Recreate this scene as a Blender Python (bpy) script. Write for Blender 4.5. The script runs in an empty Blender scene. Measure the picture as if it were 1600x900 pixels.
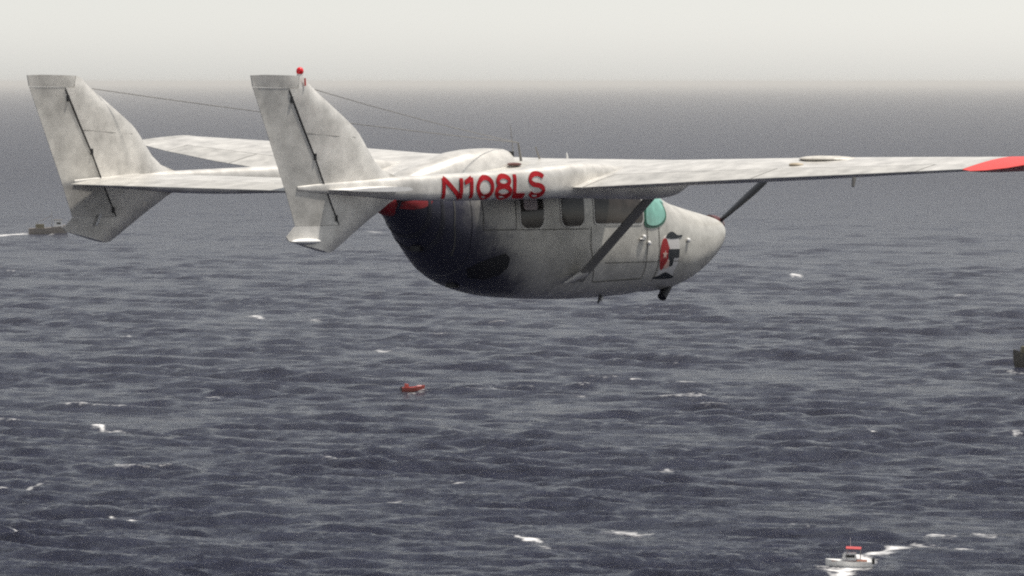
import bpy, bmesh, math, random
import numpy as np
from mathutils import Vector, Matrix
from mathutils.geometry import delaunay_2d_cdt

random.seed(7)
rng = np.random.default_rng(11)
R = math.radians
sc = bpy.context.scene
col = sc.collection

# ------------------------------------------------------------------ camera
CAM_Z = 70.0
PITCH = 3.355
cam_d = bpy.data.cameras.new('camera')
cam_d.lens = 123.7
cam_d.sensor_width = 36
cam_d.clip_start = 1
cam_d.clip_end = 200000
cam = bpy.data.objects.new('camera', cam_d)
col.objects.link(cam)
cam.location = (0, 0, CAM_Z)
cam.rotation_euler = (R(90 - PITCH), 0, 0)
sc.camera = cam

# ------------------------------------------------------------------ light
SUN_AZ, SUN_EL = 78.0, 70.0          # azimuth clockwise from the view direction (+Y)
w = bpy.data.worlds.new('World')
sc.world = w
w.use_nodes = True
nt = w.node_tree
bg = nt.nodes['Background']
sky = nt.nodes.new('ShaderNodeTexSky')
sky.sky_type = 'NISHITA'
sky.sun_disc = False
sky.sun_elevation = R(SUN_EL)
sky.sun_rotation = R(SUN_AZ)
sky.altitude = 0
sky.air_density = 1.0
sky.dust_density = 1.3
sky.ozone_density = 0.6
hs = nt.nodes.new('ShaderNodeHueSaturation')
hs.inputs['Saturation'].default_value = 0.30
nt.links.new(sky.outputs[0], hs.inputs['Color'])
# thick sea haze brightens the lowest few degrees of the sky
wtc = nt.nodes.new('ShaderNodeTexCoord')
wsx = nt.nodes.new('ShaderNodeSeparateXYZ')
nt.links.new(wtc.outputs['Generated'], wsx.inputs[0])
wmr = nt.nodes.new('ShaderNodeMapRange')
wmr.inputs['From Min'].default_value = 0.0
wmr.inputs['From Max'].default_value = 0.16
nt.links.new(wsx.outputs['Z'], wmr.inputs['Value'])
wml = nt.nodes.new('ShaderNodeVectorMath'); wml.operation = 'SCALE'
wcr = nt.nodes.new('ShaderNodeValToRGB')      # 3 x value = brightening factor
wcr.color_ramp.elements[0].color = (.93, .915, .875, 1)
wcr.color_ramp.elements[1].color = (.333, .333, .333, 1)
e_ = wcr.color_ramp.elements.new(.16); e_.color = (.68, .67, .65, 1)
wx3 = nt.nodes.new('ShaderNodeMath'); wx3.operation = 'MULTIPLY'; wx3.inputs[1].default_value = 3
nt.links.new(wmr.outputs[0], wcr.inputs[0]); nt.links.new(wcr.outputs[0], wx3.inputs[0])
nt.links.new(hs.outputs[0], wml.inputs[0]); nt.links.new(wx3.outputs[0], wml.inputs['Scale'])
nt.links.new(wml.outputs[0], bg.inputs['Color'])
bg.inputs['Strength'].default_value = 0.10

sun_d = bpy.data.lights.new('sun', 'SUN')
sun_d.energy = 5.0
sun_d.angle = R(2.5)
sun_d.color = (1.0, 0.95, 0.87)
sun = bpy.data.objects.new('sun', sun_d)
col.objects.link(sun)
sv = Vector((math.sin(R(SUN_AZ)) * math.cos(R(SUN_EL)), math.cos(R(SUN_AZ)) * math.cos(R(SUN_EL)), math.sin(R(SUN_EL))))
sun.rotation_euler = sv.to_track_quat('Z', 'Y').to_euler()

sc.view_settings.view_transform = 'Standard'
sc.view_settings.look = 'None'
sc.view_settings.gamma = 1
sc.view_settings.exposure = 0.05
sc.cycles.max_bounces = 8
sc.cycles.filter_width = 2.1
sc.cycles.use_denoising = False
sc.cycles.sample_clamp_direct = 1.6
sc.cycles.sample_clamp_indirect = 2.0
sc.cycles.volume_bounces = 1

# ------------------------------------------------------------------ materials
def mat(name, colr, rough=0.5, metal=0.0, var=0.0, scale=3.0, spec=0.5, detail=6, stretch=None, bump=0.0):
    m = bpy.data.materials.new(name)
    m.use_nodes = True
    n = m.node_tree
    b = n.nodes['Principled BSDF']
    b.inputs['Base Color'].default_value = (*colr, 1)
    b.inputs['Roughness'].default_value = rough
    b.inputs['Metallic'].default_value = metal
    b.inputs['Specular IOR Level'].default_value = spec
    if var > 0:
        tc = n.nodes.new('ShaderNodeTexCoord')
        mp = n.nodes.new('ShaderNodeMapping')
        if stretch: mp.inputs['Scale'].default_value = stretch
        nz = n.nodes.new('ShaderNodeTexNoise')
        nz.inputs['Scale'].default_value = scale
        nz.inputs['Detail'].default_value = detail
        nz.inputs['Roughness'].default_value = 0.65
        rp = n.nodes.new('ShaderNodeValToRGB')
        rp.color_ramp.elements[0].position = 0.3
        rp.color_ramp.elements[1].position = 0.7
        rp.color_ramp.elements[0].color = (*[c * (1 - var) for c in colr], 1)
        rp.color_ramp.elements[1].color = (*[min(1, c * (1 + var * .5)) for c in colr], 1)
        n.links.new(tc.outputs['Object'], mp.inputs[0])
        n.links.new(mp.outputs[0], nz.inputs['Vector'])
        n.links.new(nz.outputs['Fac'], rp.inputs[0])
        n.links.new(rp.outputs[0], b.inputs['Base Color'])
        if bump:
            bp = n.nodes.new('ShaderNodeBump')
            bp.inputs['Strength'].default_value = bump
            bp.inputs['Distance'].default_value = 0.01
            n.links.new(nz.outputs['Fac'], bp.inputs['Height'])
            n.links.new(bp.outputs[0], b.inputs['Normal'])
    return m

PAINT = mat('aircraft_paint', (.67, .645, .60), .36, .25, .34, 4.5, bump=.2)
PAINT2 = mat('control_surface_paint', (.57, .55, .51), .40, .25, .34, 5, bump=.2)
RED = mat('red_paint', (.62, .045, .035), .4, 0, .15, 4)
TIPRED = mat('wing_tip_red', (.72, .06, .045), .4, 0, .12, 4)
LETTER = mat('lettering_red', (.36, .008, .014), .7, 0, .2, 9, .2)
GLASS = mat('tinted_glass', (.05, .042, .036), .12, 0, .5, 7, .3)
TEAL = mat('windshield_glass', (.20, .44, .36), .15, 0, .35, 9)
BLACK = mat('black_rubber', (.012, .012, .014), .6)
SEAM = mat('panel_seam', (.10, .095, .085), .7)
METAL = mat('bare_metal', (.45, .44, .42), .35, .6, .2, 8)
STRUTM = mat('strut_paint', (.22, .21, .195), .5, 0, .25, 5)
BLADE = mat('propeller_black', (.02, .02, .022), .4)
WHITE = mat('white_paint', (.75, .74, .72), .4, 0, .1, 4)
EBLK = mat('emblem_black', (.012, .016, .02), .5)
ERED = mat('emblem_red', (.33, .012, .015), .5)
EWHT = mat('emblem_white', (.62, .60, .58), .5)
EPINK = mat('emblem_pale', (.62, .42, .36), .5)
BEAC = mat('beacon_red', (.75, .02, .03), .25)
DRED = mat('shaded_red', (.30, .02, .025), .55, 0, .4, 8)  # red darkened in its colour to stand for shade at the pod's rear end
DGRN = mat('dark_green_seal', (.02, .10, .06), .4)
SOOTM = mat('sooty_metal', (.035, .035, .045), .5, 0, .3, 8)
CURT = mat('pale_curtain', (.45, .38, .37), .5, 0, .2, 20)

# pod paint: the same paint with exhaust soot over the rear cowl and belly
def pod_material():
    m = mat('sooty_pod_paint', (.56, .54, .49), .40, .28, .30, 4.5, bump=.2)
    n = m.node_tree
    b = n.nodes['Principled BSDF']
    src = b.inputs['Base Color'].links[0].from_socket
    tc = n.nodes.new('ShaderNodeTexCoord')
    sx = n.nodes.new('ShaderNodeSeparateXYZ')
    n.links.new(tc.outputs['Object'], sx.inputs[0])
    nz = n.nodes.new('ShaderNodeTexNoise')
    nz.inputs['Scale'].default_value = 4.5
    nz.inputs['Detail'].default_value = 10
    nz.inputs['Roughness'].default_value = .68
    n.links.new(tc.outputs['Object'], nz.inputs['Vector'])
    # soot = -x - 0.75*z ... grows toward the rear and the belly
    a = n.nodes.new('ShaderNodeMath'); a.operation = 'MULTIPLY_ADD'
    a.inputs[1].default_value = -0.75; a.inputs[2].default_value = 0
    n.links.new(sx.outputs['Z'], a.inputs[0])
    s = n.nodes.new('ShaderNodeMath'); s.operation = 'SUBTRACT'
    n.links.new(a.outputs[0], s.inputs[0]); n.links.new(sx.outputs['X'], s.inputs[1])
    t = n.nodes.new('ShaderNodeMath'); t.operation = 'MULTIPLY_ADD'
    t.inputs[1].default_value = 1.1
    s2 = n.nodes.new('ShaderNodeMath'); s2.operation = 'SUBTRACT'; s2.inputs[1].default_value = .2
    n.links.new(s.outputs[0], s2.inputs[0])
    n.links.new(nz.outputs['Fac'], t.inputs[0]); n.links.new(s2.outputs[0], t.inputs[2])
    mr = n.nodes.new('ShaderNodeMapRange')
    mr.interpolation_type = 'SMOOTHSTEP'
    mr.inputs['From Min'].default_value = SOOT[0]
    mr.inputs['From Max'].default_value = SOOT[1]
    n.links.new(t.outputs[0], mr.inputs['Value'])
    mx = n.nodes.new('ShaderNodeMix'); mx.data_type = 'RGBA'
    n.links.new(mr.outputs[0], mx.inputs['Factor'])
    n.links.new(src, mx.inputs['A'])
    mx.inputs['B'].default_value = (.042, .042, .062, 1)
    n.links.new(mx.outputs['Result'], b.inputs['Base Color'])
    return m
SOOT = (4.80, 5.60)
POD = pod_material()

# ------------------------------------------------------------------ object helpers
def obj(name, verts, faces, m, parent=None, smooth=True, auto=40):
    me = bpy.data.meshes.new(name)
    me.from_pydata([tuple(v) for v in verts], [], [tuple(f) for f in faces])
    bm = bmesh.new(); bm.from_mesh(me)
    bmesh.ops.remove_doubles(bm, verts=bm.verts, dist=1e-5)
    bmesh.ops.recalc_face_normals(bm, faces=bm.faces)
    bm.to_mesh(me); bm.free()
    me.materials.append(m)
    if smooth:
        me.polygons.foreach_set('use_smooth', [True] * len(me.polygons))
        me.set_sharp_from_angle(angle=R(auto))
    o = bpy.data.objects.new(name, me)
    col.objects.link(o)
    if parent: o.parent = parent
    return o

def tag(o, label=None, cat=None, group=None, kind=None):
    if label: o['label'] = label
    if cat: o['category'] = cat
    if group: o['group'] = group
    if kind: o['kind'] = kind
    return o

class G:
    """collects shapes for one mesh"""
    def __init__(s): s.v = []; s.f = []
    def add(s, v, f):
        k = len(s.v); s.v += [tuple(p) for p in v]; s.f += [tuple(i + k for i in q) for q in f]; return s
    def loft(s, rings, cap=True, closed=True):
        n = len(rings[0]); v = [p for r in rings for p in r]; f = []
        for i in range(len(rings) - 1):
            for j in range(n if closed else n - 1):
                a = i * n + j; b_ = i * n + (j + 1) % n
                f.append((a, b_, b_ + n, a + n))
        if cap and closed:
            f.append(tuple(range(n))[::-1]); f.append(tuple(range((len(rings) - 1) * n, len(rings) * n)))
        return s.add(v, f)
    def tube(s, a, b_, r0, r1=None, seg=10, flat=1.0, up=None):
        a = Vector(a); b_ = Vector(b_); r1 = r0 if r1 is None else r1
        d = (b_ - a).normalized()
        u = Vector(up) if up else (Vector((0, 0, 1)) if abs(d.z) < .9 else Vector((1, 0, 0)))
        x = (u - d * u.dot(d)).normalized(); y = d.cross(x)
        rings = []
        for p, r in ((a, r0), (b_, r1)):
            rings.append([p + x * (r * math.cos(t)) + y * (r * flat * math.sin(t)) for t in [2 * math.pi * k / seg for k in range(seg)]])
        return s.loft(rings)
    def ell(s, c, rx, ry, rz, nu=16, nv=10):
        rings = []
        for i in range(1, nv):
            t = math.pi * i / nv
            rings.append([(c[0] + rx * math.sin(t) * math.cos(2 * math.pi * k / nu), c[1] + ry * math.sin(t) * math.sin(2 * math.pi * k / nu), c[2] + rz * math.cos(t)) for k in range(nu)])
        return s.loft(rings)
    def box(s, c, d, rz=0):
        x, y, z = d[0] / 2, d[1] / 2, d[2] / 2; ca, sa = math.cos(rz), math.sin(rz)
        v = []
        for sx_, sy_, sz_ in ((-1, -1, -1), (1, -1, -1), (1, 1, -1), (-1, 1, -1), (-1, -1, 1), (1, -1, 1), (1, 1, 1), (-1, 1, 1)):
            px, py = sx_ * x, sy_ * y
            v.append((c[0] + px * ca - py * sa, c[1] + px * sa + py * ca, c[2] + sz_ * z))
        return s.add(v, [(0, 3, 2, 1), (4, 5, 6, 7), (0, 1, 5, 4), (1, 2, 6, 5), (2, 3, 7, 6), (3, 0, 4, 7)])
    def build(s, name, m, parent=None, smooth=True, auto=40):
        return obj(name, s.v, s.f, m, parent, smooth, auto)

def inpoly(p, poly):
    x, y = p; c = False; j = len(poly) - 1
    for i in range(len(poly)):
        xi, yi = poly[i]; xj, yj = poly[j]
        if (yi > y) != (yj > y) and x < (xj - xi) * (y - yi) / (yj - yi) + xi: c = not c
        j = i
    return c

def segdist(p, a, b_):
    ax, ay = a; bx, by = b_; dx, dy = bx - ax, by - ay
    L = dx * dx + dy * dy
    t = 0 if L == 0 else max(0, min(1, ((p[0] - ax) * dx + (p[1] - ay) * dy) / L))
    return math.hypot(p[0] - ax - t * dx, p[1] - ay - t * dy)

def triangulate(poly, step):
    pts = []
    for i in range(len(poly)):
        a = poly[i]; b_ = poly[(i + 1) % len(poly)]
        n = max(1, int(math.hypot(b_[0] - a[0], b_[1] - a[1]) / step))
        for k in range(n): pts.append((a[0] + (b_[0] - a[0]) * k / n, a[1] + (b_[1] - a[1]) * k / n))
    nb = len(pts)
    edges = [(i, (i + 1) % nb) for i in range(nb)]
    x0 = min(p[0] for p in poly); x1 = max(p[0] for p in poly); y0 = min(p[1] for p in poly); y1 = max(p[1] for p in poly)
    x = x0 + step * .5
    while x < x1:
        y = y0 + step * .5
        while y < y1:
            if inpoly((x, y), poly) and min(segdist((x, y), pts[i], pts[(i + 1) % nb]) for i in range(nb)) > step * .4: pts.append((x, y))
            y += step
        x += step
    v, e, f, *_ = delaunay_2d_cdt([Vector(p) for p in pts], edges, [], 1, 1e-6)
    return [(p.x, p.y) for p in v], [tuple(q) for q in f], nb

def patch(name, poly, surf, m, parent, step=.04, off=.004, thick=True):
    """a polygon in the (x, z) plane laid on a curved surface"""
    v, f, nb = triangulate(poly, step)
    V = [surf(x, z, off) for x, z in v]
    n = len(V); F = list(f)
    if thick:
        V += [surf(x, z, -.006) for x, z in v]
        # side walls from boundary edges
        cnt = {}
        for q in f:
            for i in range(len(q)):
                e_ = (q[i], q[(i + 1) % len(q)]); k = tuple(sorted(e_)); cnt.setdefault(k, []).append(e_)
        for k, es in cnt.items():
            if len(es) == 1:
                a, b_ = es[0]; F.append((b_, a, a + n, b_ + n))
    return obj(name, V, F, m, parent, True, 50)

def pillow(poly, y0, hmax, k, step=.05):
    """a flat airfoil-like body: outline in (x, z), rounded thickness in y"""
    v, f, nb = triangulate(poly, step)
    g = G(); top = []; bot = []
    for (x, z) in v:
        d = min(segdist((x, z), poly[i], poly[(i + 1) % len(poly)]) for i in range(len(poly)))
        h = hmax * (1 - math.exp(-math.sqrt(max(d, 0)) * k)) + .004
        top.append((x, y0 + h, z)); bot.append((x, y0 - h, z))
    n = len(v); F = [q for q in f] + [tuple(i + n for i in q)[::-1] for q in f]
    cnt = {}
    for q in f:
        for i in range(len(q)):
            e_ = (q[i], q[(i + 1) % len(q)]); kk = tuple(sorted(e_)); cnt.setdefault(kk, []).append(e_)
    for kk, es in cnt.items():
        if len(es) == 1:
            a, b_ = es[0]; F.append((b_, a, a + n, b_ + n))
    return g.add(top + bot, F)

def rrect(x0, z0, x1, z1, r, n=5):
    P = []
    for cx, cz, a0 in ((x1 - r, z1 - r, 0), (x0 + r, z1 - r, 90), (x0 + r, z0 + r, 180), (x1 - r, z0 + r, 270)):
        for i in range(n + 1):
            a = R(a0 + 90 * i / n); P.append((cx + r * math.cos(a), cz + r * math.sin(a)))
    return P

def interp(tab, x):
    """tab sorted by descending first column"""
    xs = [t[0] for t in tab]
    if x >= xs[0]: return tab[0][1:]
    if x <= xs[-1]: return tab[-1][1:]
    for i in range(len(xs) - 1):
        if xs[i] >= x >= xs[i + 1]:
            t = (xs[i] - x) / (xs[i] - xs[i + 1])
            # catmull-rom
            p0 = tab[max(i - 1, 0)]; p1 = tab[i]; p2 = tab[i + 1]; p3 = tab[min(i + 2, len(xs) - 1)]
            out = []
            for c in range(1, len(p1)):
                d1 = (p2[c] - p0[c]) / (p2[0] - p0[0]) * (p2[0] - p1[0]) if p2[0] != p0[0] else 0
                d2 = (p3[c] - p1[c]) / (p3[0] - p1[0]) * (p2[0] - p1[0]) if p3[0] != p1[0] else 0
                t2, t3 = t * t, t * t * t
                out.append((2 * t3 - 3 * t2 + 1) * p1[c] + (t3 - 2 * t2 + t) * d1 + (-2 * t3 + 3 * t2) * p2[c] + (t3 - t2) * d2)
            return out

# ================================================================== THE SEA
def dist_at(v):        # helper used only to choose real positions on the water
    return CAM_Z / math.tan(math.atan((v - 450) / 5498.0) + R(PITCH))

def water(u, v):
    a = R(PITCH); f = 5498.0
    dx = (u - 800) / f; dn = (v - 450) / f
    dy = math.cos(a) - math.sin(a) * dn; dz = -math.sin(a) - math.cos(a) * dn
    t = -CAM_Z / dz
    return dx * t, dy * t

NW = 150
lam = np.exp(rng.uniform(np.log(1.5), np.log(34), NW))
th = np.where(rng.random(NW) < .75, rng.normal(R(62), R(18), NW), rng.normal(R(90), R(26), NW))
kx = 2 * np.pi / lam * np.cos(th); ky = 2 * np.pi / lam * np.sin(th)
amp = 0.0057 * lam ** 0.98 * rng.uniform(.5, 1.3, NW) * np.minimum(1, (14 / lam) ** 1.2)
ph = rng.uniform(0, 2 * np.pi, NW)

def wave(x, y, res):
    h = np.zeros_like(x)
    for i in range(NW):
        g = np.clip(lam[i] / (res * 2.5) - 1, 0, 1)
        if not np.any(g > 0): continue
        p = kx[i] * x + ky[i] * y + ph[i]
        s = np.sin(p)
        h += amp[i] * g * (s + .32 * np.sin(2 * p))
    return h

FOAM = [  # u, v, half length px, half thickness px, tilt (px down per px right), strength
    (155, 668, 13, 5, .3, 1.3), (180, 674, 22, 3, .1, .95), (26, 766, 30, 4, -.28, 1.1), (12, 829, 24, 4, .12, .9),
    (177, 805, 9, 3, .2, .8), (207, 813, 12, 4, 0, 1.2), (826, 842, 22, 4, .22, 1.3), (862, 855, 25, 3, .1, .55),
    (1243, 430, 9, 3, 0, 1.2), (401, 495, 14, 3, .1, .9), (480, 501, 20, 3, 0, .7), (598, 548, 14, 3, 0, .8),
    (16, 367, 26, 2.6, -.06, 1.2), (618, 782, 14, 3, 0, .7), (200, 526, 8, 2.4, 0, .8), (980, 833, 40, 3.5, .03, .7),
    (1300, 625, 12, 2.6, 0, .7), (1366, 674, 8, 3, .4, .7), (1588, 677, 7, 4, 0, .8), (1118, 560, 10, 2.4, 0, .5),
    (585, 362, 18, 2.4, 0, .55), (1500, 462, 12, 2.4, 0, .5), (1415, 600, 18, 2, 0, .5), (520, 722, 18, 3, .1, .5),
    (720, 756, 18, 3, .12, .5), (1040, 735, 14, 3, 0, .5), (330, 620, 16, 2.4, .1, .45), (905, 620, 12, 2.4, 0, .45),
    # wake of the small launch
    (1368, 866, 26, 6, -.1, 1.0), (1400, 857, 30, 5, -.16, .9), (1452, 852, 28, 5, .06, .8), (1492, 856, 30, 5, .2, .7),
    (1470, 838, 26, 6, -.1, .7), (1322, 889, 36, 7, 0, 1.2), (1316, 897, 20, 6, 0, 1.3), (1345, 872, 20, 8, .2, 1.1), (1540, 838, 22, 5, 0, .5), (1250, 822, 12, 6, .4, .6),
    # round the far fishing boat
    (93, 358, 14, 5, .5, .9), (650, 613, 18, 2.5, -.05, .5), (1590, 582, 16, 3, 0, .5),
]

def build_sea():
    fov = R(11.5)
    tf = np.linspace(-fov, fov, 1500)
    tc = np.concatenate([np.linspace(fov, 2 * np.pi - fov, 90)[1:-1]])
    theta = np.concatenate([tf, tc])                      # angle from +Y, clockwise
    # radii
    rs = [0.0, 120, 240, 340, 400, 440]
    r = 455.0
    while r < 100000:
        rs.append(r)
        r += max(.55, .62 * r * r / (CAM_Z * 3519))
        if r > 9000: r += r * .03
    rs.append(100000.0)
    rs = np.array(rs[1:])
    print('sea grid', len(rs), len(theta))
    Rr, Th = np.meshgrid(rs, theta, indexing='ij')
    X = Rr * np.sin(Th); Y = Rr * np.cos(Th)
    dr = np.gradient(rs)
    res = np.maximum(dr[:, None] * np.ones_like(Rr), Rr * (2 * fov / 1500)) * .8
    Z = np.zeros_like(X)
    nf = len(tf)
    sub = (slice(None), slice(0, nf))
    Z[sub] = wave(X[sub], Y[sub], res[sub])
    # swell groups: patches of higher and lower waves
    grp = np.ones_like(X)
    for L_, a_ in ((130, 1.1), (90, .3), (210, 2.2), (70, 1.9), (43, .9), (57, 2.6)):
        grp += .16 * np.sin(2 * np.pi / L_ * (X * math.cos(a_) + Y * math.sin(a_)) + a_ * 5)
    Z *= np.clip(grp, .25, 1.9)
    edge = np.clip((fov - np.abs(np.where(Th > np.pi, Th - 2 * np.pi, Th))) / R(.8), 0, 1) * np.clip((Rr - 440) / 30, 0, 1)
    Z *= edge
    F = np.zeros_like(X)
    a = R(PITCH)
    Zc = -CAM_Z
    # foam laid out in metres on the water
    for (u, v, hl, ht, tl, st) in FOAM:
        if u < 1300 or v < 800: st *= .86
        x0, y0 = water(u, v); d = y0
        mpp = d / 5498.0; dpp = d * d / (CAM_Z * 5498.0)
        L_ = hl * mpp; T_ = ht * dpp
        sx_ = X - x0; sy_ = Y - y0
        sel = (np.abs(sx_) < L_ * 2.5) & (np.abs(sy_) < T_ * 3 + L_ * 2.5 * abs(tl) * dpp / mpp)
        if not sel.any(): continue
        xx = sx_[sel]; yy = sy_[sel] + tl * xx * dpp / mpp
        T_ = T_ * .6; L_ = L_ * 1.0; yy = yy + T_ * .5 * np.sin(xx / L_ * 3 + u)
        val = st * np.exp(-(np.abs(xx / L_) ** 2.4) - (yy / T_) ** 2)
        F[sel] = np.maximum(F[sel], val)
    # scattered tiny whitecaps on the highest crests
    sig = Z[sub][200:800].std()
    big = np.sin(X * .031 + 1.3 * np.sin(Y * .011)) * np.sin(Y * .017 + X * .009)
    cap = np.clip((Z / sig - 2.45) * .9, 0, .40) * np.clip(big * 1.6, 0, 1)
    F = np.maximum(F, cap * (Rr < 3500))
    nr, nc = X.shape
    V = np.stack([X, Y, Z], -1).reshape(-1, 3)
    V = np.concatenate([V, [[0, 0, 0]]])
    i, j = np.meshgrid(np.arange(nr - 1), np.arange(nc), indexing='ij')
    a_ = i * nc + j; b_ = i * nc + (j + 1) % nc
    quads = np.stack([a_, a_ + nc, b_ + nc, b_], -1).reshape(-1, 4)
    tris = np.stack([np.full(nc, nr * nc), np.arange(nc), (np.arange(nc) + 1) % nc], -1)
    me = bpy.data.meshes.new('sea')
    nq, ntr = len(quads), len(tris)
    me.vertices.add(len(V)); me.vertices.foreach_set('co', V.ravel().astype(np.float32))
    me.loops.add(nq * 4 + ntr * 3)
    me.loops.foreach_set('vertex_index', np.concatenate([quads.ravel(), tris.ravel()]).astype(np.int32))
    me.polygons.add(nq + ntr)
    me.polygons.foreach_set('loop_start', np.concatenate([np.arange(nq) * 4, nq * 4 + np.arange(ntr) * 3]).astype(np.int32))
    me.polygons.foreach_set('use_smooth', np.ones(nq + ntr, bool))
    me.update(calc_edges=True)
    at = me.attributes.new('foam', 'FLOAT', 'POINT')
    at.data.foreach_set('value', np.concatenate([F.ravel(), [0]]).astype(np.float32))
    # make faces point up
    if me.polygons[10].normal.z < 0: me.flip_normals()
    o = bpy.data.objects.new('sea', me); col.objects.link(o)
    o['kind'] = 'structure'
    return o

def sea_material():
    m = bpy.data.materials.new('sea_water'); m.use_nodes = True
    n = m.node_tree; b = n.nodes['Principled BSDF']
    L = n.links.new
    tc = n.nodes.new('ShaderNodeTexCoord')
    b.inputs['Base Color'].default_value = (.010, .0125, .032, 1)
    b.inputs['Roughness'].default_value = .16
    b.inputs['IOR'].default_value = 1.333
    def noise(scale, detail, stretch, rot=0.0, dist=0.0):
        mp = n.nodes.new('ShaderNodeMapping'); mp.inputs['Scale'].default_value = stretch
        mp.inputs['Rotation'].default_value = (0, 0, rot)
        nz = n.nodes.new('ShaderNodeTexNoise'); nz.inputs['Scale'].default_value = scale
        nz.inputs['Detail'].default_value = detail; nz.inputs['Roughness'].default_value = .62
        nz.inputs['Distortion'].default_value = dist
        L(tc.outputs['Object'], mp.inputs[0]); L(mp.outputs[0], nz.inputs['Vector'])
        return nz.outputs['Fac']
    n1 = noise(.24, 7, (.40, 1.0, 1), R(-16), 1.0)
    n2 = noise(1.1, 6, (.55, 1.0, 1), R(-14), .6)
    # swell too fine for the mesh far out is carried by the shading normal instead
    n0 = noise(.075, 6, (.35, 1.0, 1), R(-16), .7)
    ln = n.nodes.new('ShaderNodeVectorMath'); ln.operation = 'LENGTH'; L(tc.outputs['Object'], ln.inputs[0])
    fr = n.nodes.new('ShaderNodeMapRange'); fr.inputs['From Min'].default_value = 700; fr.inputs['From Max'].default_value = 2600
    L(ln.outputs['Value'], fr.inputs['Value'])
    rr = n.nodes.new('ShaderNodeMapRange'); rr.inputs['To Min'].default_value = .16; rr.inputs['To Max'].default_value = .34
    L(fr.outputs[0], rr.inputs['Value']); L(rr.outputs[0], b.inputs['Roughness'])
    fm = n.nodes.new('ShaderNodeMath'); fm.operation = 'MULTIPLY'; L(n0, fm.inputs[0]); L(fr.outputs[0], fm.inputs[1])
    b0 = n.nodes.new('ShaderNodeBump'); b0.inputs['Strength'].default_value = 1; b0.inputs['Distance'].default_value = BUMP0
    L(fm.outputs[0], b0.inputs['Height'])
    n3 = noise(4.5, 4, (.7, 1.0, 1), R(5), .3)
    b3 = n.nodes.new('ShaderNodeBump'); b3.inputs['Strength'].default_value = 1; b3.inputs['Distance'].default_value = .07
    b1 = n.nodes.new('ShaderNodeBump'); b1.inputs['Strength'].default_value = 1; b1.inputs['Distance'].default_value = BUMP1
    b2 = n.nodes.new('ShaderNodeBump'); b2.inputs['Strength'].default_value = 1; b2.inputs['Distance'].default_value = BUMP2
    L(n1, b1.inputs['Height']); L(b0.outputs[0], b1.inputs['Normal']); L(n3, b3.inputs['Height']); L(b2.outputs[0], b3.inputs['Normal']); L(n2, b2.inputs['Height']); L(b1.outputs[0], b2.inputs['Normal'])
    L(b3.outputs[0], b.inputs['Normal'])
    # foam
    at = n.nodes.new('ShaderNodeAttribute'); at.attribute_name = 'foam'
    nf = noise(1.3, 8, (.5, 1, 1), R(-14), .8)
    ad = n.nodes.new('ShaderNodeMath'); ad.operation = 'MULTIPLY_ADD'; ad.inputs[1].default_value = 2.4; ad.inputs[2].default_value = -1.2
    L(nf, ad.inputs[0])
    su = n.nodes.new('ShaderNodeMath'); su.operation = 'ADD'; L(at.outputs['Fac'], su.inputs[0]); L(ad.outputs[0], su.inputs[1])
    mr = n.nodes.new('ShaderNodeMapRange'); mr.inputs['From Min'].default_value = .25; mr.inputs['From Max'].default_value = 1.15
    L(su.outputs[0], mr.inputs['Value'])
    gt = n.nodes.new('ShaderNodeMath'); gt.operation = 'MULTIPLY'
    g2 = n.nodes.new('ShaderNodeMapRange'); g2.inputs['From Min'].default_value = .05; g2.inputs['From Max'].default_value = .25
    L(at.outputs['Fac'], g2.inputs['Value']); L(g2.outputs[0], gt.inputs[0]); L(mr.outputs[0], gt.inputs[1])
    df = n.nodes.new('ShaderNodeBsdfDiffuse'); df.inputs['Color'].default_value = (.78, .77, .76, 1)
    mx = n.nodes.new('ShaderNodeMixShader'); out = n.nodes['Material Output']
    L(gt.outputs[0], mx.inputs[0]); L(b.outputs[0], mx.inputs[1]); L(df.outputs[0], mx.inputs[2]); L(mx.outputs[0], out.inputs['Surface'])
    return m
BUMP0, BUMP1, BUMP2 = 7.0, 2.5, .60
sea = build_sea()
sea.data.materials.append(sea_material())

# ---- haze
hz = G().box((0, 0, 36.5), (200800, 200800, 79)).build('haze', bpy.data.materials.new('haze_air'), None, False)
hm = hz.data.materials[0]; hm.use_nodes = True
hn = hm.node_tree
for nd in list(hn.nodes):
    if nd.type != 'OUTPUT_MATERIAL': hn.nodes.remove(nd)
pv = hn.nodes.new('ShaderNodeVolumePrincipled')
pv.inputs['Density'].default_value = 5.6e-5
pv.inputs['Color'].default_value = (.95, .92, .86, 1)
pv.inputs['Anisotropy'].default_value = 0.2
hn.links.new(pv.outputs[0], [x for x in hn.nodes if x.type == 'OUTPUT_MATERIAL'][0].inputs['Volume'])
hz['kind'] = 'stuff'

# ================================================================== THE AIRCRAFT
plane = bpy.data.objects.new('airplane', None)
col.objects.link(plane)
tag(plane, 'off-white twin-boom light airplane with red registration letters flying low over the sea', 'airplane')
MW = Matrix(((0.650313, -0.759506, 0.015608, 2.4114), (0.759375, 0.650495, 0.014353, 39.2303), (-0.021054, 0.002519, 0.999775, 68.9024), (0, 0, 0, 1)))
TO = Matrix.Translation((0, 0, CAM_Z)); plane.matrix_world = TO @ Matrix.Rotation(R(3.279 - PITCH), 4, 'X') @ TO.inverted() @ MW

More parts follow.
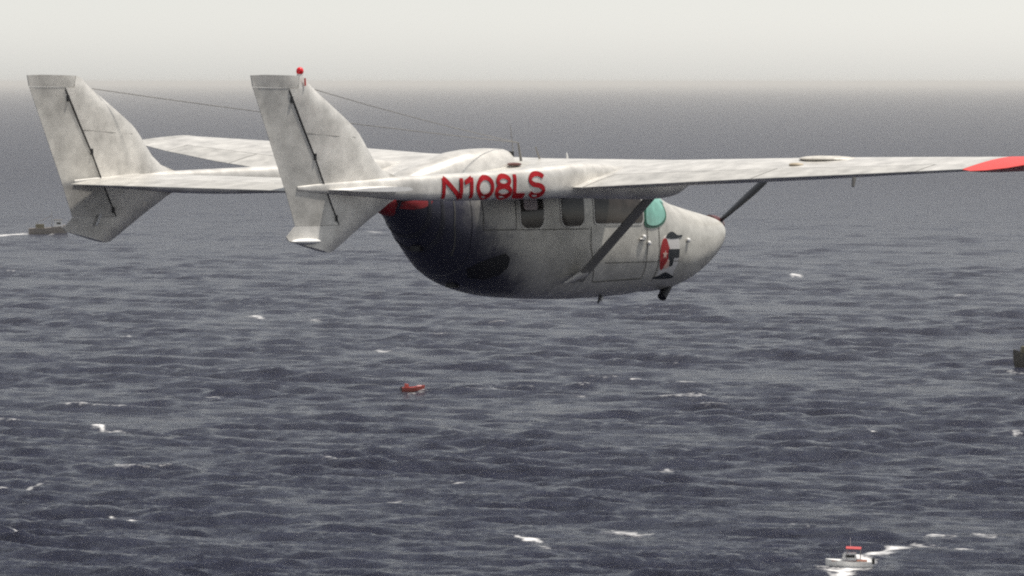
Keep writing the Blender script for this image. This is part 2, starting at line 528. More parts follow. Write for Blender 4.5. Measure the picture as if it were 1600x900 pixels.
# ---- central pod: x, half width, top z, bottom z, exponent
POD_T = [
    (-.37, .10, -.39, -.50, 2.1), (-.385, .18, -.378, -.56, 2.1), (-.42, .27, -.365, -.625, 2.2), (-.49, .345, -.345, -.70, 2.3),
    (-.62, .415, -.32, -.80, 2.4), (-.85, .485, -.28, -.94, 2.5), (-1.15, .54, -.225, -1.07, 2.6), (-1.5, .58, -.15, -1.145, 2.7),
    (-1.8, .60, -.03, -1.15, 2.7), (-2.1, .615, .10, -1.175, 2.8), (-2.5, .62, .2, -1.19, 2.9), (-3.0, .62, .25, -1.195, 3.0),
    (-3.6, .615, .25, -1.18, 3.0), (-4.1, .59, .22, -1.14, 2.9), (-4.5, .545, .18, -1.06, 2.7), (-4.8, .49, .13, -.95, 2.5),
    (-5.05, .41, .09, -.77, 2.35), (-5.3, .315, .04, -.53, 2.25), (-5.5, .23, .0, -.355, 2.15), (-5.62, .17, -.03, -.28, 2.1)]

def pod_ring(x, n=56, grow=0.0):
    w_, zt, zb, e = interp(POD_T, x)
    zc = (zt + zb) / 2; h = (zt - zb) / 2
    out = []
    for k in range(n):
        t = 2 * math.pi * k / n
        c, s = math.cos(t), math.sin(t)
        out.append((x, (w_ + grow) * math.copysign(abs(c) ** (2 / e), c), zc + (h + grow) * math.copysign(abs(s) ** (2 / e), s)))
    return out
xs = [-.37, -.376, -.385, -.40, -.42, -.45, -.49, -.54, -.62, -.72, -.85] + list(np.arange(-1.0, -5.5, -.12)) + [-5.5, -5.56, -5.62]
CUT = -4.86
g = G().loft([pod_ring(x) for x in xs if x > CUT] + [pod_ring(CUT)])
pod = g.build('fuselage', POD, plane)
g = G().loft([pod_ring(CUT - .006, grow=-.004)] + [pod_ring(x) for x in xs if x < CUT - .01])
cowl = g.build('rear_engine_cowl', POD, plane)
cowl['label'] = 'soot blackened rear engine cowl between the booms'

def pod_side(x, z, off=0.004):
    w_, zt, zb, e = interp(POD_T, x)
    zc = (zt + zb) / 2; h = (zt - zb) / 2
    q = max(0, 1 - abs((z - zc) / h) ** e)
    return (x, -(w_ * q ** (1 / e)) - off, z)
def pod_side_left(x, z, off=0.004):
    p = pod_side(x, z, off); return (p[0], -p[1], p[2])

def SP(P, it=2):
    for _ in range(it):
        Q = []
        for i in range(len(P)):
            a, b_ = P[i], P[(i + 1) % len(P)]
            Q += [(a[0] * .75 + b_[0] * .25, a[1] * .75 + b_[1] * .25), (a[0] * .25 + b_[0] * .75, a[1] * .25 + b_[1] * .75)]
        P = Q
    return P
# windows on both sides: frame part > pane sub-part
WIN = [(-4.235, -.425, -3.91, .02, .09), (-3.63, -.41, -3.28, .03, .09), (-3.10, -.385, -2.30, .03, .05)]
for side in (pod_side, pod_side_left):
    for (x0, z0, x1, z1, r) in WIN:
        fr = patch('window_frame', rrect(x0 - .022, z0 - .022, x1 + .022, z1 + .022, r + .02), side, PAINT2, plane, .06, .005)
        patch('pane', rrect(x0, z0, x1, z1, r), side, GLASS, fr, .06, .009)
    ws = patch('windshield', SP([(-2.27, -.38), (-2.20, -.12), (-2.20, .05), (-2.05, .05), (-1.93, -.10), (-1.87, -.20), (-1.88, -.33), (-2.02, -.41), (-2.18, -.42)]), side, TEAL, plane, .05, .012)
    patch('window_frame', SP([(-2.30, -.40), (-2.235, -.12), (-2.235, .07), (-2.04, .08), (-1.90, -.09), (-1.83, -.19), (-1.85, -.35), (-2.01, -.435), (-2.20, -.445)]), side, DGRN, ws, .05, .007)
cu = patch('curtain', rrect(-4.19, -.24, -4.0, -.04, .03), pod_side, CURT, plane, .06, .012)
# central windshield pane across the nose top
rings = []
for x in np.linspace(-1.80, -2.45, 9):
    rr = [p for p in pod_ring(x, 56, .008)]
    up = rr[6:23]
    rings.append(up)
g = G().loft(rings, closed=False, cap=False)
g.build('windshield', TEAL, plane)

def ribbon(pts, wd, surf, name, m, parent, off=.006, step=.06):
    """thin line of constant width laid on a surface"""
    P = []
    for i in range(len(pts) - 1):
        a, b_ = pts[i], pts[i + 1]
        n = max(1, int(math.hypot(b_[0] - a[0], b_[1] - a[1]) / step))
        for k in range(n): P.append((a[0] + (b_[0] - a[0]) * k / n, a[1] + (b_[1] - a[1]) * k / n))
    P.append(pts[-1])
    V = []; F = []
    for i, p in enumerate(P):
        a = P[max(i - 1, 0)]; b_ = P[min(i + 1, len(P) - 1)]
        dx, dz = b_[0] - a[0], b_[1] - a[1]; L = math.hypot(dx, dz) or 1
        nx, nz = -dz / L * wd / 2, dx / L * wd / 2
        V += [surf(p[0] + nx, p[1] + nz, off), surf(p[0] - nx, p[1] - nz, off)]
        if i: F.append((2 * i - 2, 2 * i - 1, 2 * i + 1, 2 * i))
    return V, F

def seam(pts, wd=.012, surf=pod_side, name='panel_seam', m=None, parent=plane, off=.0055):
    V, F = ribbon(pts, wd, surf, name, m, parent, off)
    return obj(name, V, F, m or SEAM, parent)
seam([(-5.05, -.12), (-5.06, -.4), (-5.0, -.7)])
seam([(-4.73, -.14), (-4.73, -.44), (-4.30, -.44)], .009)
seam([(-4.30, -.14), (-4.30, -.44), (-3.2, -.44)], .008)
seam([(-2.25, -.12), (-2.22, -.5), (-2.2, -.98), (-3.02, -1.0), (-3.16, -.62), (-3.16, -.42)], .009, name='door_seam')
seam([(-2.02, -.42), (-1.99, -.7), (-1.98, -1.02)], .01)
seam([(-2.9, -.80), (-1.6, -.80)], .008)
hd = G().ell((-2.32, pod_side(-2.32, -.56)[1] - .012, -.56), .05, .015, .018).build('door_handle', METAL, plane)
for (x, z) in ((-2.29, -.535), (-1.47, -.58), (-2.20, -.60)):
    p = pod_side(x, z)
    G().ell((p[0], p[1] - .01, p[2]), .026, .018, .026).build('vent', WHITE, plane)

# emblem on the nose (flag with star, stripes, cap and base), drawn in metres on the side
def em(poly):   # emblem drawing units -> (x, z) on the fuselage side
    return [(-2.035 + (a - 140) / 818 * .92 + .02, -.47 - (b - 160) / 900 * .80) for a, b in poly]
def smooth_poly(P, it=2):
    for _ in range(it):
        Q = []
        for i in range(len(P)):
            a, b_ = P[i], P[(i + 1) % len(P)]
            Q += [(a[0] * .75 + b_[0] * .25, a[1] * .75 + b_[1] * .25), (a[0] * .25 + b_[0] * .75, a[1] * .25 + b_[1] * .75)]
        P = Q
    return P
em_flat = em
def em(poly): return smooth_poly(em_flat(poly))
emb = patch('emblem', em([(180, 330), (230, 240), (300, 195), (360, 172), (420, 198), (455, 240), (480, 300), (485, 480), (470, 600), (440, 660), (480, 735), (330, 748), (160, 740), (210, 690), (195, 600), (168, 500)]), pod_side, EWHT, plane, .04, .004)
patch('red_field', em([(225, 245), (270, 262), (300, 340), (330, 400), (310, 500), (275, 590), (235, 650), (195, 600), (170, 480), (172, 380), (195, 300)]), pod_side, ERED, emb, .04, .0065)
patch('black_cap', em([(235, 245), (290, 196), (350, 170), (405, 192), (440, 222), (535, 215), (530, 238), (450, 258), (330, 262)]), pod_side, EBLK, emb, .04, .0065)
patch('dark_stripe', em_flat([(300, 385), (485, 385), (482, 490), (400, 495), (395, 585), (350, 600), (335, 520), (300, 480)]), pod_side, EBLK, emb, .04, .0075)
star = []
for k in range(10):
    rr_ = 56 if k % 2 == 0 else 24
    star.append((248 + rr_ * .75 * math.sin(k * math.pi / 5), 448 - rr_ * math.cos(k * math.pi / 5)))
patch('white_star', em_flat(star), pod_side, EPINK, emb, .04, .009)
patch('dark_base', em([(150, 742), (165, 718), (240, 705), (320, 655), (400, 690), (470, 712), (490, 742), (400, 748), (300, 750)]), pod_side, EBLK, emb, .04, .0065)
patch('pale_stripe', em([(325, 500), (345, 590), (320, 620), (245, 612), (285, 560)]), pod_side, EPINK, emb, .04, .0085)

# belly: exhaust, cowl flap, antennas
G().tube((-1.38, -.30, -1.02), (-1.60, -.34, -1.20), .04, .05, 12).build('exhaust_pipe', BLACK, plane)
G().tube((-1.30, -.22, -1.0), (-1.50, -.25, -1.13), .05, .035, 10, .6).build('cowl_flap', BLACK, plane)
G().tube((-2.65, -.35, -1.15), (-2.70, -.35, -1.235), .03, .012, 8, .4).build('belly_antenna', BLACK, plane)
G().tube((-2.45, -.2, -1.18), (-2.47, -.2, -1.22), .03, .02, 8).build('drain', WHITE, plane)
for x, z in ((-5.20, -.63), (-4.66, -1.01)):
    G().box((x, -.04, z - .005), (.07, .12, .05), 0).build('cowl_flap', BLACK, plane)
patch('red_tail_stripe', [(-5.60, -.06), (-5.22, -.03), (-5.24, -.10), (-5.30, -.18), (-5.38, -.22), (-5.48, -.24), (-5.60, -.23)], pod_side, DRED, cowl, .05, .006)
patch('open_hatch', [(-4.80, -.84), (-4.72, -.77), (-4.55, -.71), (-4.42, -.68), (-4.36, -.73), (-4.36, -.82), (-4.42, -.90), (-4.56, -.95), (-4.72, -.93)], pod_side, BLACK, plane, .05, .006)
# curved cowl seams (ring lips)
for xr in (-5.16, -5.30):
    g = G(); ra = pod_ring(xr, 56, .004); rb = pod_ring(xr - .02, 56, .012); rc = pod_ring(xr - .04, 56, .004)
    g.loft([ra, rb, rc], cap=False).build('cowl_ring', SOOTM, plane)

# rear spinner and propeller (at rest, blades nearly level)
def revolve(tab, cx, cz, seg=28):
    return [[(x, r_ * math.cos(2 * math.pi * k / seg) + cx, cz + r_ * math.sin(2 * math.pi * k / seg)) for k in range(seg)] for x, r_ in tab]
sp = G().loft(revolve([(-5.50, .16), (-5.60, .155), (-5.68, .135), (-5.74, .10), (-5.79, .06), (-5.81, .02)], 0, -.155)).build('rear_spinner', DRED, plane)
sp['label'] = 'red spinner at the back of the rear engine'

def blade(root, dirv, ax, L=.93, ch=.14, tw=(55, 18)):
    g = G(); d = Vector(dirv).normalized(); ax = Vector(ax); t_ = d.cross(ax).normalized()
    rings = []
    for i in range(12):
        s = i / 11; r_ = .06 + s * L
        c = ch * (.45 + 1.6 * s - 1.55 * s * s + .1) if s < .97 else ch * .35
        a = R(tw[0] + (tw[1] - tw[0]) * s); th_ = .12 * c + .01 * (1 - s)
        cd = t_ * math.cos(a) + ax * math.sin(a); nd = ax * math.cos(a) - t_ * math.sin(a)
        rings.append([Vector(root) + d * r_ + cd * (c / 2 * math.cos(q)) + nd * (th_ * math.sin(q)) for q in [2 * math.pi * k / 12 for k in range(12)]])
    return g.loft(rings)
rp = blade((-5.60, 0, -.155), (0, -1, .16), (1, 0, 0)).build('propeller_blade', BLADE, plane)
blade((-5.60, 0, -.155), (0, 1, -.16), (1, 0, 0)).build('propeller_blade', BLADE, plane)
# front
fs = G().loft(revolve([(-.34, .11), (-.26, .108), (-.19, .09), (-.14, .065), (-.10, .035), (-.09, .01)], 0, -.44)).build('front_spinner', mat('dark_red_spinner', (.10, .03, .03), .35), plane)
blade((-.22, 0, -.44), (0, -.80, .60), (1, 0, 0), .86, .17, (60, 30)).build('propeller_blade', BLADE, plane)
blade((-.22, 0, -.44), (0, .80, -.60), (1, 0, 0), .86, .17, (60, 30)).build('propeller_blade', BLADE, plane)

# ---- dorsal air scoop of the rear engine
SC = [(-3.93, .27, .365), (-3.97, .285, .375), (-4.15, .295, .378), (-4.4, .29, .365), (-4.65, .275, .335), (-4.85, .26, .285), (-5.1, .23, .215), (-5.35, .21, .14), (-5.55, .16, .06)]
rings = []
for x, w_, zt in SC:
    zb = -.12; h = zt - zb
    rings.append([(x, w_ * math.copysign(abs(math.cos(t)) ** .62, math.cos(t)), zb + h * max(0, math.sin(t)) ** .62) for t in [math.pi * k / 20 for k in range(21)]])
scoop = G().loft(rings).build('air_scoop', PAINT, plane)
G().box((-3.925, 0, .31), (.012, .40, .08)).build('intake_opening', BLACK, scoop)
G().ell((-4.02, -.295, .22), .11, .03, .018).build('side_louver', mat('louver_dark', (.10, .035, .03), .6), scoop)

# ---- wings
def foil(y, xl, zl, xt, zt, tu, tl, s0, s1, n=15):
    """section between chord fractions s0 (front) and s1 (rear)"""
    U = []; Lo = []
    for i in range(n):
        q = i / (n - 1); s = s0 + (s1 - s0) * (1 - math.cos(q * math.pi / 2) if s0 == 0 else q)
        x = xl + (xt - xl) * s; z = zl + (zt - zl) * s
        yt = (1.4845 * math.sqrt(s) - .63 * s - 1.758 * s * s + 1.4215 * s ** 3 - .518 * s ** 4)
        U.append((x, y, z + tu * 2.0 * yt + .003)); Lo.append((x, y, z - tl * 2.0 * yt - .003))
    return U + Lo[::-1]

RW = [  # y, xLE, zLE, xTE, zTE, upper, lower
    (0, -2.78, .15, -4.70, .0, .165, .08), (-1.75, -2.78, .16, -4.70, .012, .165, .08), (-3.6, -2.80, .235, -4.45, .132, .135, .07),
    (-5.0, -2.95, .30, -4.25, .215, .09, .05), (-5.80, -3.05, .335, -4.13, .265, .065, .04)]
LW = [(0, -2.78, .15, -4.70, .0, .165, .08), (1.75, -2.78, .18, -4.70, .03, .165, .08), (3.6, -2.80, .285, -4.42, .18, .135, .07),
      (4.75, -2.92, .365, -4.12, .285, .085, .05), (5.2, -2.99, .40, -4.0, .34, .06, .035)]
def station(T, y):
    for i in range(len(T) - 1):
        a, b_ = T[i], T[i + 1]
        if min(a[0], b_[0]) - 1e-9 <= y <= max(a[0], b_[0]) + 1e-9:
            t = (y - a[0]) / (b_[0] - a[0]); return [a[k] + (b_[k] - a[k]) * t for k in range(7)]
def seg(T, y0, y1, s0, s1, n=7):
    return [foil(*station(T, y0 + (y1 - y0) * k / n), s0, s1) for k in range(n + 1)]
for T, sg_, yf, ya, yt_ in ((RW, -1, 3.62, 5.35, 5.80), (LW, 1, 3.4, 4.7, 5.2)):
    g = G()
    g.loft(seg(T, 0, sg_ * 1.75, 0, 1)); g.loft(seg(T, sg_ * 1.75, sg_ * ya, 0, .735)); g.loft(seg(T, sg_ * ya, sg_ * yt_, 0, 1))
    wg = g.build('wing', PAINT, plane)
    G().loft(seg(T, sg_ * 1.77, sg_ * (yf - .01), .742, 1)).build('flap', PAINT2, wg)
    G().loft(seg(T, sg_ * (yf + .01), sg_ * (ya - .02), .742, 1)).build('aileron', PAINT2, wg)
    if sg_ < 0:
        tip = [foil(-5.803, -3.05, .335, -4.132, .262, .068, .045, 0, 1), foil(-5.95, -3.07, .34, -4.22, .25, .07, .055, 0, 1),
               foil(-6.12, -3.16, .345, -4.23, .26, .065, .055, 0, 1), foil(-6.3, -3.32, .35, -4.15, .285, .05, .045, 0, 1), foil(-6.42, -3.5, .36, -4.0, .32, .03, .025, 0, 1)]
        t_ = G().loft(tip).build('wing_tip', TIPRED, wg); t_['label'] = 'red drooped tip of the near wing'
        # faired bulge with a filler cap on top of the outer wing
        G().ell((-3.42, -3.80, .331), .24, .32, .034).build('wing_fairing', mat('beige_fairing', (.62, .59, .53), .5, .1, .4, 9), wg)
        G().ell((-3.85, -3.72, .275), .06, .08, .018).build('filler_cap', mat('cap_beige', (.45, .38, .28), .6, 0, .3, 9), wg)
        G().tube((-4.35, -4.75, .17), (-4.38, -4.76, .085), .022, .014, 8).build('aileron_hinge', STRUTM, wg)
    else:
        tip = [foil(5.203, -2.99, .40, -4.0, .34, .06, .035, 0, 1), foil(5.35, -3.05, .42, -3.95, .36, .05, .03, 0, 1), foil(5.5, -3.2, .43, -3.88, .38, .02, .015, 0, 1)]
        t_ = G().loft(tip).build('wing_tip', PAINT2, wg)

# ---- booms: x, z centre, half height, half width
BOOM = [(-2.75, .07, .05, .10), (-2.95, .05, .12, .13), (-3.3, .045, .155, .15), (-3.9, .06, .17, .155), (-4.5, .075, .175, .155), (-5.0, .058, .160, .148), (-5.5, .036, .144, .138),
        (-6.0, .02, .134, .128), (-6.5, .008, .126, .122), (-7.0, .003, .112, .115), (-7.6, .0, .085, .088), (-8.1, .0, .055, .055), (-8.45, 0, .02, .022)]
YB = 1.487
def boom_side(x, z, off=.004):
    zc, hh, hw = interp(BOOM, x)
    q = max(0.0, 1 - abs((z - zc) / (hh + 1e-6)) ** 3.6)
    e_ = 3.6; t_ = (z - zc) / (hh + 1e-6)
    # outward normal of the superellipse section
    ny = (max(q, 1e-4) ** (1 / e_)) ** (e_ - 1) / hw; nz_ = math.copysign(abs(t_) ** (e_ - 1), t_) / hh
    l_ = math.hypot(ny, nz_)
    return (x, -YB - hw * q ** (1 / e_) - off * ny / l_, z + off * nz_ / l_)
booms = {}
for s in (-1, 1):
    rings = []
    for x in np.arange(-2.75, -8.46, -.05):
        zc, hh, hw = interp(BOOM, float(x))
        rings.append([(float(x), s * YB + hw * math.copysign(abs(math.cos(t)) ** (2 / 3.6), math.cos(t)), zc + hh * math.copysign(abs(math.sin(t)) ** (2 / 3.6), math.sin(t))) for t in [2 * math.pi * k / 72 for k in range(72)]])
    booms[s] = G().loft(rings).build('tail_boom', PAINT, plane)

# registration letters as strokes wrapped round the near boom
def arc(cx, cy, rx, ry, a0, a1, n=12):
    return [(cx + rx * math.cos(R(a0 + (a1 - a0) * i / n)), cy + ry * math.sin(R(a0 + (a1 - a0) * i / n))) for i in range(n + 1)]
GL = {  # unit box 0..1 wide, 0..1 high
    'N': [[(.08, 0), (.08, 1)], [(.08, 1), (.92, 0)], [(.92, 0), (.92, 1)]],
    '1': [[(.66, 0), (.66, 1)], [(.70, .97), (.10, .74)]],
    '0': [arc(.5, .5, .40, .46, 90, 450, 28)],
    '8': [arc(.5, .74, .33, .23, 90, 450, 22), arc(.5, .26, .40, .24, 90, 450, 22)],
    'L': [[(.12, 1), (.12, 0)], [(.05, .05), (.92, .05)]],
    'S': [arc(.5, .72, .37, .24, 25, 270, 16) + arc(.5, .25, .38, .23, 90, -155, 16)],
}
LX = [('N', -6.465, -6.185), ('1', -6.165, -6.00), ('0', -5.985, -5.735), ('8', -5.72, -5.475), ('L', -5.455, -5.27), ('S', -5.245, -4.985)]
for ch, x0, x1 in LX:
    x0 -= .135; x1 -= .125
    V = []; F = []
    zc, hh, hw = interp(BOOM, (x0 + x1) / 2)
    z0 = zc - .79 * hh; z1 = zc + .70 * hh
    for si, st in enumerate(GL[ch]):
        P = [(x0 + a * (x1 - x0), z0 + b_ * (z1 - z0)) for a, b_ in st]
        v_, f_ = ribbon(P, .048, boom_side, '', None, None, .006 + .0012 * si, .02)
        k = len(V); V += v_; F += [tuple(i + k for i in q) for q in f_]
    obj('registration_letter', V, F, LETTER, booms[-1])

# ---- fins with rudders
FIN = [(-9.05, 1.01), (-8.9, 1.018), (-8.6, 1.02), (-8.42, 1.015), (-8.35, .99), (-8.28, .93), (-7.68, .55), (-7.54, .40), (-7.42, .26), (-7.30, .17), (-7.12, .115), (-6.95, .10),
       (-7.0, 0), (-7.1, -.09), (-7.22, -.14), (-7.5, -.30), (-7.96, -.575), (-8.05, -.585), (-8.54, -.475), (-8.57, -.44), (-8.46, -.345), (-7.925, -.335), (-8.27, .30), (-8.625, .905), (-9.025, .905)]
FIN = FIN[:22] + [(-8.24, .28)] + [(-8.60, .905), (-9.025, .905)]
RUD = [(-9.022, .903), (-8.605, .903), (-8.255, .28), (-7.935, -.332), (-8.455, -.342), (-8.60, 0)]
LEZ = [(1.02, -8.40), (.99, -8.35), (.93, -8.28), (.55, -7.68), (.40, -7.54), (.26, -7.42), (.17, -7.30), (.10, -7.2), (-.10, -7.2), (-.14, -7.22), (-.30, -7.50), (-.575, -7.96), (-.59, -8.0)]
def fin_h(x, z):
    le = interp(LEZ, z)[0]
    te = -9.06 + (1.01 - z) * .45
    if z < -.34: te = -8.46 - (-.34 - z) * .9
    s_ = min(1, max(0, (le - x) / (le - te)))
    yt = 1.4845 * math.sqrt(s_) - .63 * s_ - 1.758 * s_ * s_ + 1.4215 * s_ ** 3 - .518 * s_ ** 4
    H = .062 - .014 * abs(z)
    return max(.005, 2 * H * yt)
def finbody(poly, y0, step=.05, dh=0.0):
    v, f, nb = triangulate(poly, step)
    top = [(x, y0 + fin_h(x, z) + dh, z) for x, z in v]; bot = [(x, y0 - fin_h(x, z) - dh, z) for x, z in v]
    n = len(v); F = [q for q in f] + [tuple(i + n for i in q)[::-1] for q in f]
    cnt = {}
    for q in f:
        for i in range(len(q)):
            e_ = (q[i], q[(i + 1) % len(q)]); cnt.setdefault(tuple(sorted(e_)), []).append(e_)
    for kk, es in cnt.items():
        if len(es) == 1:
            a, b_ = es[0]; F.append((b_, a, a + n, b_ + n))
    return G().add(top + bot, F)
def fin_seam(s, P, parent):
    for ys in (-1, 1):
        gg = G()
        for a, b_ in zip(P[:-1], P[1:]):
            gg.tube((a[0], s * YB + ys * fin_h(*a), a[1]), (b_[0], s * YB + ys * fin_h(*b_), b_[1]), .003, .003, 5)
        gg.build('skin_seam', SEAM, parent)
CAPP = [(-9.05, 1.01), (-8.9, 1.018), (-8.6, 1.02), (-8.47, 1.018), (-8.50, .908), (-9.025, .908)]
FIN2 = [p for p in FIN if not (p[1] > .9 and p[0] < -8.5)]
k_ = FIN2.index((-8.24, .28))
FIN2 = [(-8.462, 1.018)] + FIN2[:k_ + 1] + [(-8.492, .72), (-8.60, .905), (-8.492, .905)]
FIN2[k_ + 2] = (-8.491, .72)
for s in (-1, 1):
    fin = finbody(FIN2, s * YB, .06).build('vertical_fin', PAINT, plane)
    finbody(RUD, s * YB, .06, -.003).build('rudder', PAINT2, fin)
    finbody(CAPP, s * YB, .05).build('fin_cap', PAINT2, fin)
    fin_seam(s, [(-8.36, .50), (-8.0, .48), (-7.72, .47)], fin)
    ys = -1   # the face turned to the camera side on both fins; hinges sit on both faces
    for ys in (-1, 1):
        gg = G(); P = [(-8.600, .885), (-8.43, .585), (-8.25, .28), (-8.1, -.01), (-7.94, -.32)]
        for a, b_ in zip(P[:-1], P[1:]):
            gg.tube((a[0], s * YB + ys * fin_h(*a), a[1]), (b_[0], s * YB + ys * fin_h(*b_), b_[1]), .0055, .0055, 6)
        gg.build('hinge_gap', BLACK, fin)
        for (x, z) in ((-8.565, .80), (-8.25, .29), (-7.97, -.27)):
            G().box((x, s * YB + ys * (fin_h(x, z) + .004), z), (.022, .012, .06)).build('rudder_hinge', BLACK, fin)
G().ell((-8.37, -YB - .06, -.478), .19, .05, .028).build('tail_bumper', WHITE, plane)
bc = G().ell((-8.42, -YB, 1.062), .034, .034, .038, 16, 10).build('beacon', BEAC, plane)
G().tube((-8.42, -YB, 1.02), (-8.42, -YB, 1.035), .03, .03, 12).build('beacon_base', WHITE, bc)
G().tube((-8.41, -YB - .055, 1.0), (-8.41, -YB - .06, .93), .008, .008, 8).build('antenna_mount', RED, plane)
G().tube((-8.14, YB - .06, -.31), (-8.20, YB - .062, -.42), .013, .013, 8).build('static_wick', WHITE, plane)

# ---- tailplane
def slab(y0, y1, xl, xt, zl, zt, tu, tl, s0, s1, m, name, parent, n=6):
    return G().loft([foil(y0 + (y1 - y0) * k / n, xl, zl, xt, zt, tu, tl, s0, s1) for k in range(n + 1)]).build(name, m, parent)
hs_ = slab(-1.46, 1.46, -7.50, -8.54, .055, -.022, .040, .014, 0, .60, PAINT, 'horizontal_stabilizer', plane)
slab(-1.43, 1.43, -7.50, -8.54, .055, -.022, .040, .014, .607, 1, PAINT2, 'elevator', hs_)
for s in (-1, 1):
    slab(s * 1.52, s * 1.80, -7.22, -8.08, .0, -.012, .022, .016, 0, 1, WHITE, 'stabilizer_stub', hs_, 3)

# ---- struts
for s in (-1, 1):
    a = Vector((-3.33, s * .60, -.97)); b_ = Vector((-3.01, s * 1.44, .06))
    G().tube(a, b_, .085, .085, 16, .33, up=(1, 0, 0)).build('wing_strut', STRUTM, plane)
    g = G().tube(Vector((-3.55, s * .59, -1.0)), Vector((-3.29, s * .665, -.88)), .01, .07, 14, .6, up=(1, 0, 0))
    g.build('strut_fairing', PAINT, plane)

# ---- aerials
def wire(a, b_, r_=.004, sag=.02):
    g = G(); a = Vector(a); b_ = Vector(b_); P = [a.lerp(b_, t / 8) - Vector((0, 0, sag * 4 * (t / 8) * (1 - t / 8))) for t in range(9)]
    for i in range(8): g.tube(P[i], P[i + 1], r_, r_, 6)
    return g.build('antenna_wire', STRUTM, plane)
mast = (-3.62, 0, .44)
wire((-8.22, -YB, .90), mast); wire((-8.22, YB, .90), mast)
G().tube((-3.56, 0, .22), mast, .016, .009, 8).build('antenna_mast', STRUTM, plane)
G().tube((-3.30, -.05, .22), (-3.40, -.05, .40), .012, .007, 8).build('antenna_mast', STRUTM, plane)
G().tube((-2.80, 0, .2), (-2.83, 0, .34), .02, .01, 8, .5).build('blade_antenna', WHITE, plane)
G().tube((-2.98, .6, .25), (-3.05, .6, .62), .005, .003, 6).build('whip_antenna', STRUTM, plane)

# ================================================================== BOATS
def place(name, u, v, rz, label, cat, dy=0):
    x, y = water(u, v)
    e_ = bpy.data.objects.new(name, None); col.objects.link(e_)
    e_.location = (x, y + dy, 0); e_.rotation_euler = (0, 0, rz)
    tag(e_, label, cat); return e_

def hull(L, B, H, m, parent, sheer=.25, draft=.4, name='hull'):
    rings = []
    for i in range(15):
        t = i / 14; x = -L / 2 + L * t
        bw = B / 2 * (1 - max(0, (t - .45) / .55) ** 2.2) ** .8 if t < 1 else .01
        bw = max(bw, .02) * (.9 + .1 * min(1, t * 5))
        top = H * (1 + sheer * 2.2 * max(0, t - .3) ** 1.6)
        rings.append([(x, -bw, top), (x + .04 * L * t * 0, -bw * .93, top * .45), (x - .05 * L * t ** 3, -bw * .62, -draft * .5), (x - .07 * L * t ** 3, 0, -draft), (x - .05 * L * t ** 3, bw * .62, -draft * .5), (x, bw * .93, top * .45), (x, bw, top)])
    return G().loft(rings).build(name, m, parent, True, 50)

HULLW = mat('white_hull', (.80, .79, .76), .35, 0, .12, 2)
RUST = mat('rusty_brown', (.22, .07, .03), .6, 0, .4, 3)
DKWD = mat('dark_hull', (.018, .017, .014), .55, 0, .4, 2)
BRN = mat('weathered_brown', (.20, .17, .15), .7, 0, .4, 2)
BRED = mat('red_canvas', (.50, .06, .06), .6, 0, .25, 3)
OLIV = mat('olive_canvas', (.13, .11, .05), .7, 0, .3, 3)
DKGL = mat('dark_window', (.02, .022, .025), .1)
SKIN = mat('skin', (.35, .19, .13), .6)
ORNG = mat('deep_red_hull', (.42, .035, .018), .5, 0, .3, 3)
PNK = mat('faded_pink_canvas', (.55, .28, .27), .7, 0, .3, 3)

# white launch with a red sun top, lower right
B1 = place('motor_launch', 1326, 886, R(172), 'white motor launch with a red canopy trailing a long wake', 'boat')
hull(5.6, 1.9, .75, HULLW, B1)
G().box((-.1, 0, .80), (4.2, 1.5, .05)).build('deck', RUST, B1, False)
g = G().loft([[(-.9 + .0, -.62, .80), (-.9, .62, .80), (-.9, .55, 1.75), (-.9, -.55, 1.75)], [(.9, -.60, .80), (.9, .60, .80), (.55, .5, 1.75), (.55, -.5, 1.75)]])
cb = g.build('cabin', HULLW, B1, False)
for sy in (-1, 1): G().box((-.2, sy * .60, 1.38), (1.1, .03, .32)).build('window', DKGL, cb, False)
G().box((.76, 0, 1.4), (.05, .85, .3)).build('windscreen', DKGL, cb, False)
cp = G().loft([[(-1.5, y_, 2.3 + .14 * (1 - (y_ / .9) ** 2)) for y_ in (-.9, -.45, 0, .45, .9)] + [(-1.5, .9, 2.22), (-1.5, -.9, 2.22)],
               [(.3, y_, 2.36 + .14 * (1 - (y_ / .9) ** 2)) for y_ in (-.9, -.45, 0, .45, .9)] + [(.3, .9, 2.28), (.3, -.9, 2.28)]]).build('canopy', BRED, B1)
for x_ in (-1.4, .2):
    for y_ in (-.8, .8): G().tube((x_, y_, .8), (x_, y_, 2.27), .03, .03, 8).build('canopy_post', METAL, cp)
G().box((-2.95, 0, .75), (.35, .4, .7)).build('outboard_motor', BLACK, B1, False)
G().tube((-.2, 0, 2.4), (-.2, 0, 3.6), .03, .02, 8).build('mast', WHITE, B1)

B1.scale = (1.2, 1.2, 1.2)
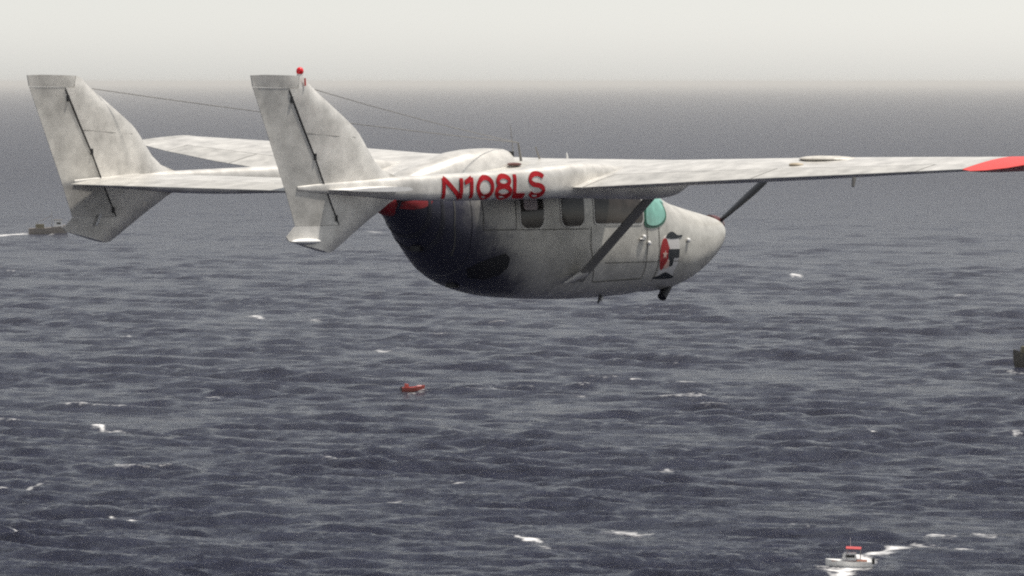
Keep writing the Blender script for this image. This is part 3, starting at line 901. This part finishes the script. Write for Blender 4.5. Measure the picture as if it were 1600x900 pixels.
# small red boat under the aircraft
B2 = place('rowing_boat', 646, 611, R(8), 'small open red boat below the middle of the airplane', 'boat')
hull(5.2, 1.7, .85, ORNG, B2, .5)
for x_ in (-1.2, .2): G().box((x_, 0, .80), (.3, 1.5, .06)).build('thwart', BRN, B2, False)
cpy = G().loft([[(-2.1, -.6, .8), (-2.1, .6, .8), (-2.0, .45, 1.7), (-2.0, -.45, 1.7)], [(-1.0, -.62, .8), (-1.0, .62, .8), (-1.15, .45, 1.6), (-1.15, -.45, 1.6)]]).build('cuddy', ORNG, B2)
G().box((-2.75, 0, .6), (.4, .35, .9)).build('outboard_motor', BLACK, B2, False)
G().ell((1.4, 0, 1.05), .8, .55, .28).build('tarpaulin', PNK, B2)
G().tube((1.9, .1, 1.1), (2.2, .1, 1.9), .06, .05, 8).build('bow_post', BRN, B2)

# far fishing boat at the left, partly behind the tail
B3 = place('fishing_boat', 76, 365, R(14), 'distant brown fishing boat with pale wheelhouse beside the lower left fin', 'boat')
hull(14.5, 3.8, 1.6, BRN, B3, .5, .8)
wh = G().loft([[(2.2, -1.2, 1.6), (2.2, 1.2, 1.6), (2.3, 1.1, 3.9), (2.3, -1.1, 3.9)], [(5.2, -1.2, 1.8), (5.2, 1.2, 1.8), (4.7, 1.1, 3.9), (4.7, -1.1, 3.9)]]).build('wheelhouse', HULLW, B3, False)
G().box((3.5, 0, 3.98), (3.0, 2.6, .12)).build('roof', BRN, wh, False)
for sy in (-1, 1): G().box((3.6, sy * 1.16, 3.0), (1.6, .05, .6)).build('window', DKGL, wh, False)
G().tube((1.2, 0, 1.5), (1.2, 0, 6.6), .10, .06, 8).build('mast', BRN, B3)
G().tube((1.2, 0, 5.2), (-4.8, 0, 3.0), .06, .05, 8).build('boom', BRN, B3)
G().box((-3.2, 0, 2.2), (3.0, 2.0, 1.1)).build('net_pile', OLIV, B3)

#
# dark boat cut by the right edge
B3.scale = (1.25, 1.25, 1.6)
B4 = place('workboat', 1617, 576, R(180), 'dark high-sided workboat at the right edge of the view', 'boat')
hull(8.2, 2.8, 2.2, DKWD, B4, .55, .7)
wh = G().loft([[(-1.6, -1.0, 2.2), (-1.6, 1.0, 2.2), (-1.5, .9, 4.2), (-1.5, -.9, 4.2)], [(2.9, -.9, 2.4), (2.9, .9, 2.4), (2.5, .8, 4.2), (2.5, -.8, 4.2)]]).build('wheelhouse', OLIV, B4, False)
for sy in (-1, 1): G().box((.3, sy * .96, 3.5), (1.6, .05, .5)).build('window', DKGL, wh, False)
G().tube((-1.9, 0, 2.2), (-1.9, 0, 6.0), .08, .05, 8).build('mast', DKWD, B4)
B4.scale = (1.3, 1.3, 1.3)
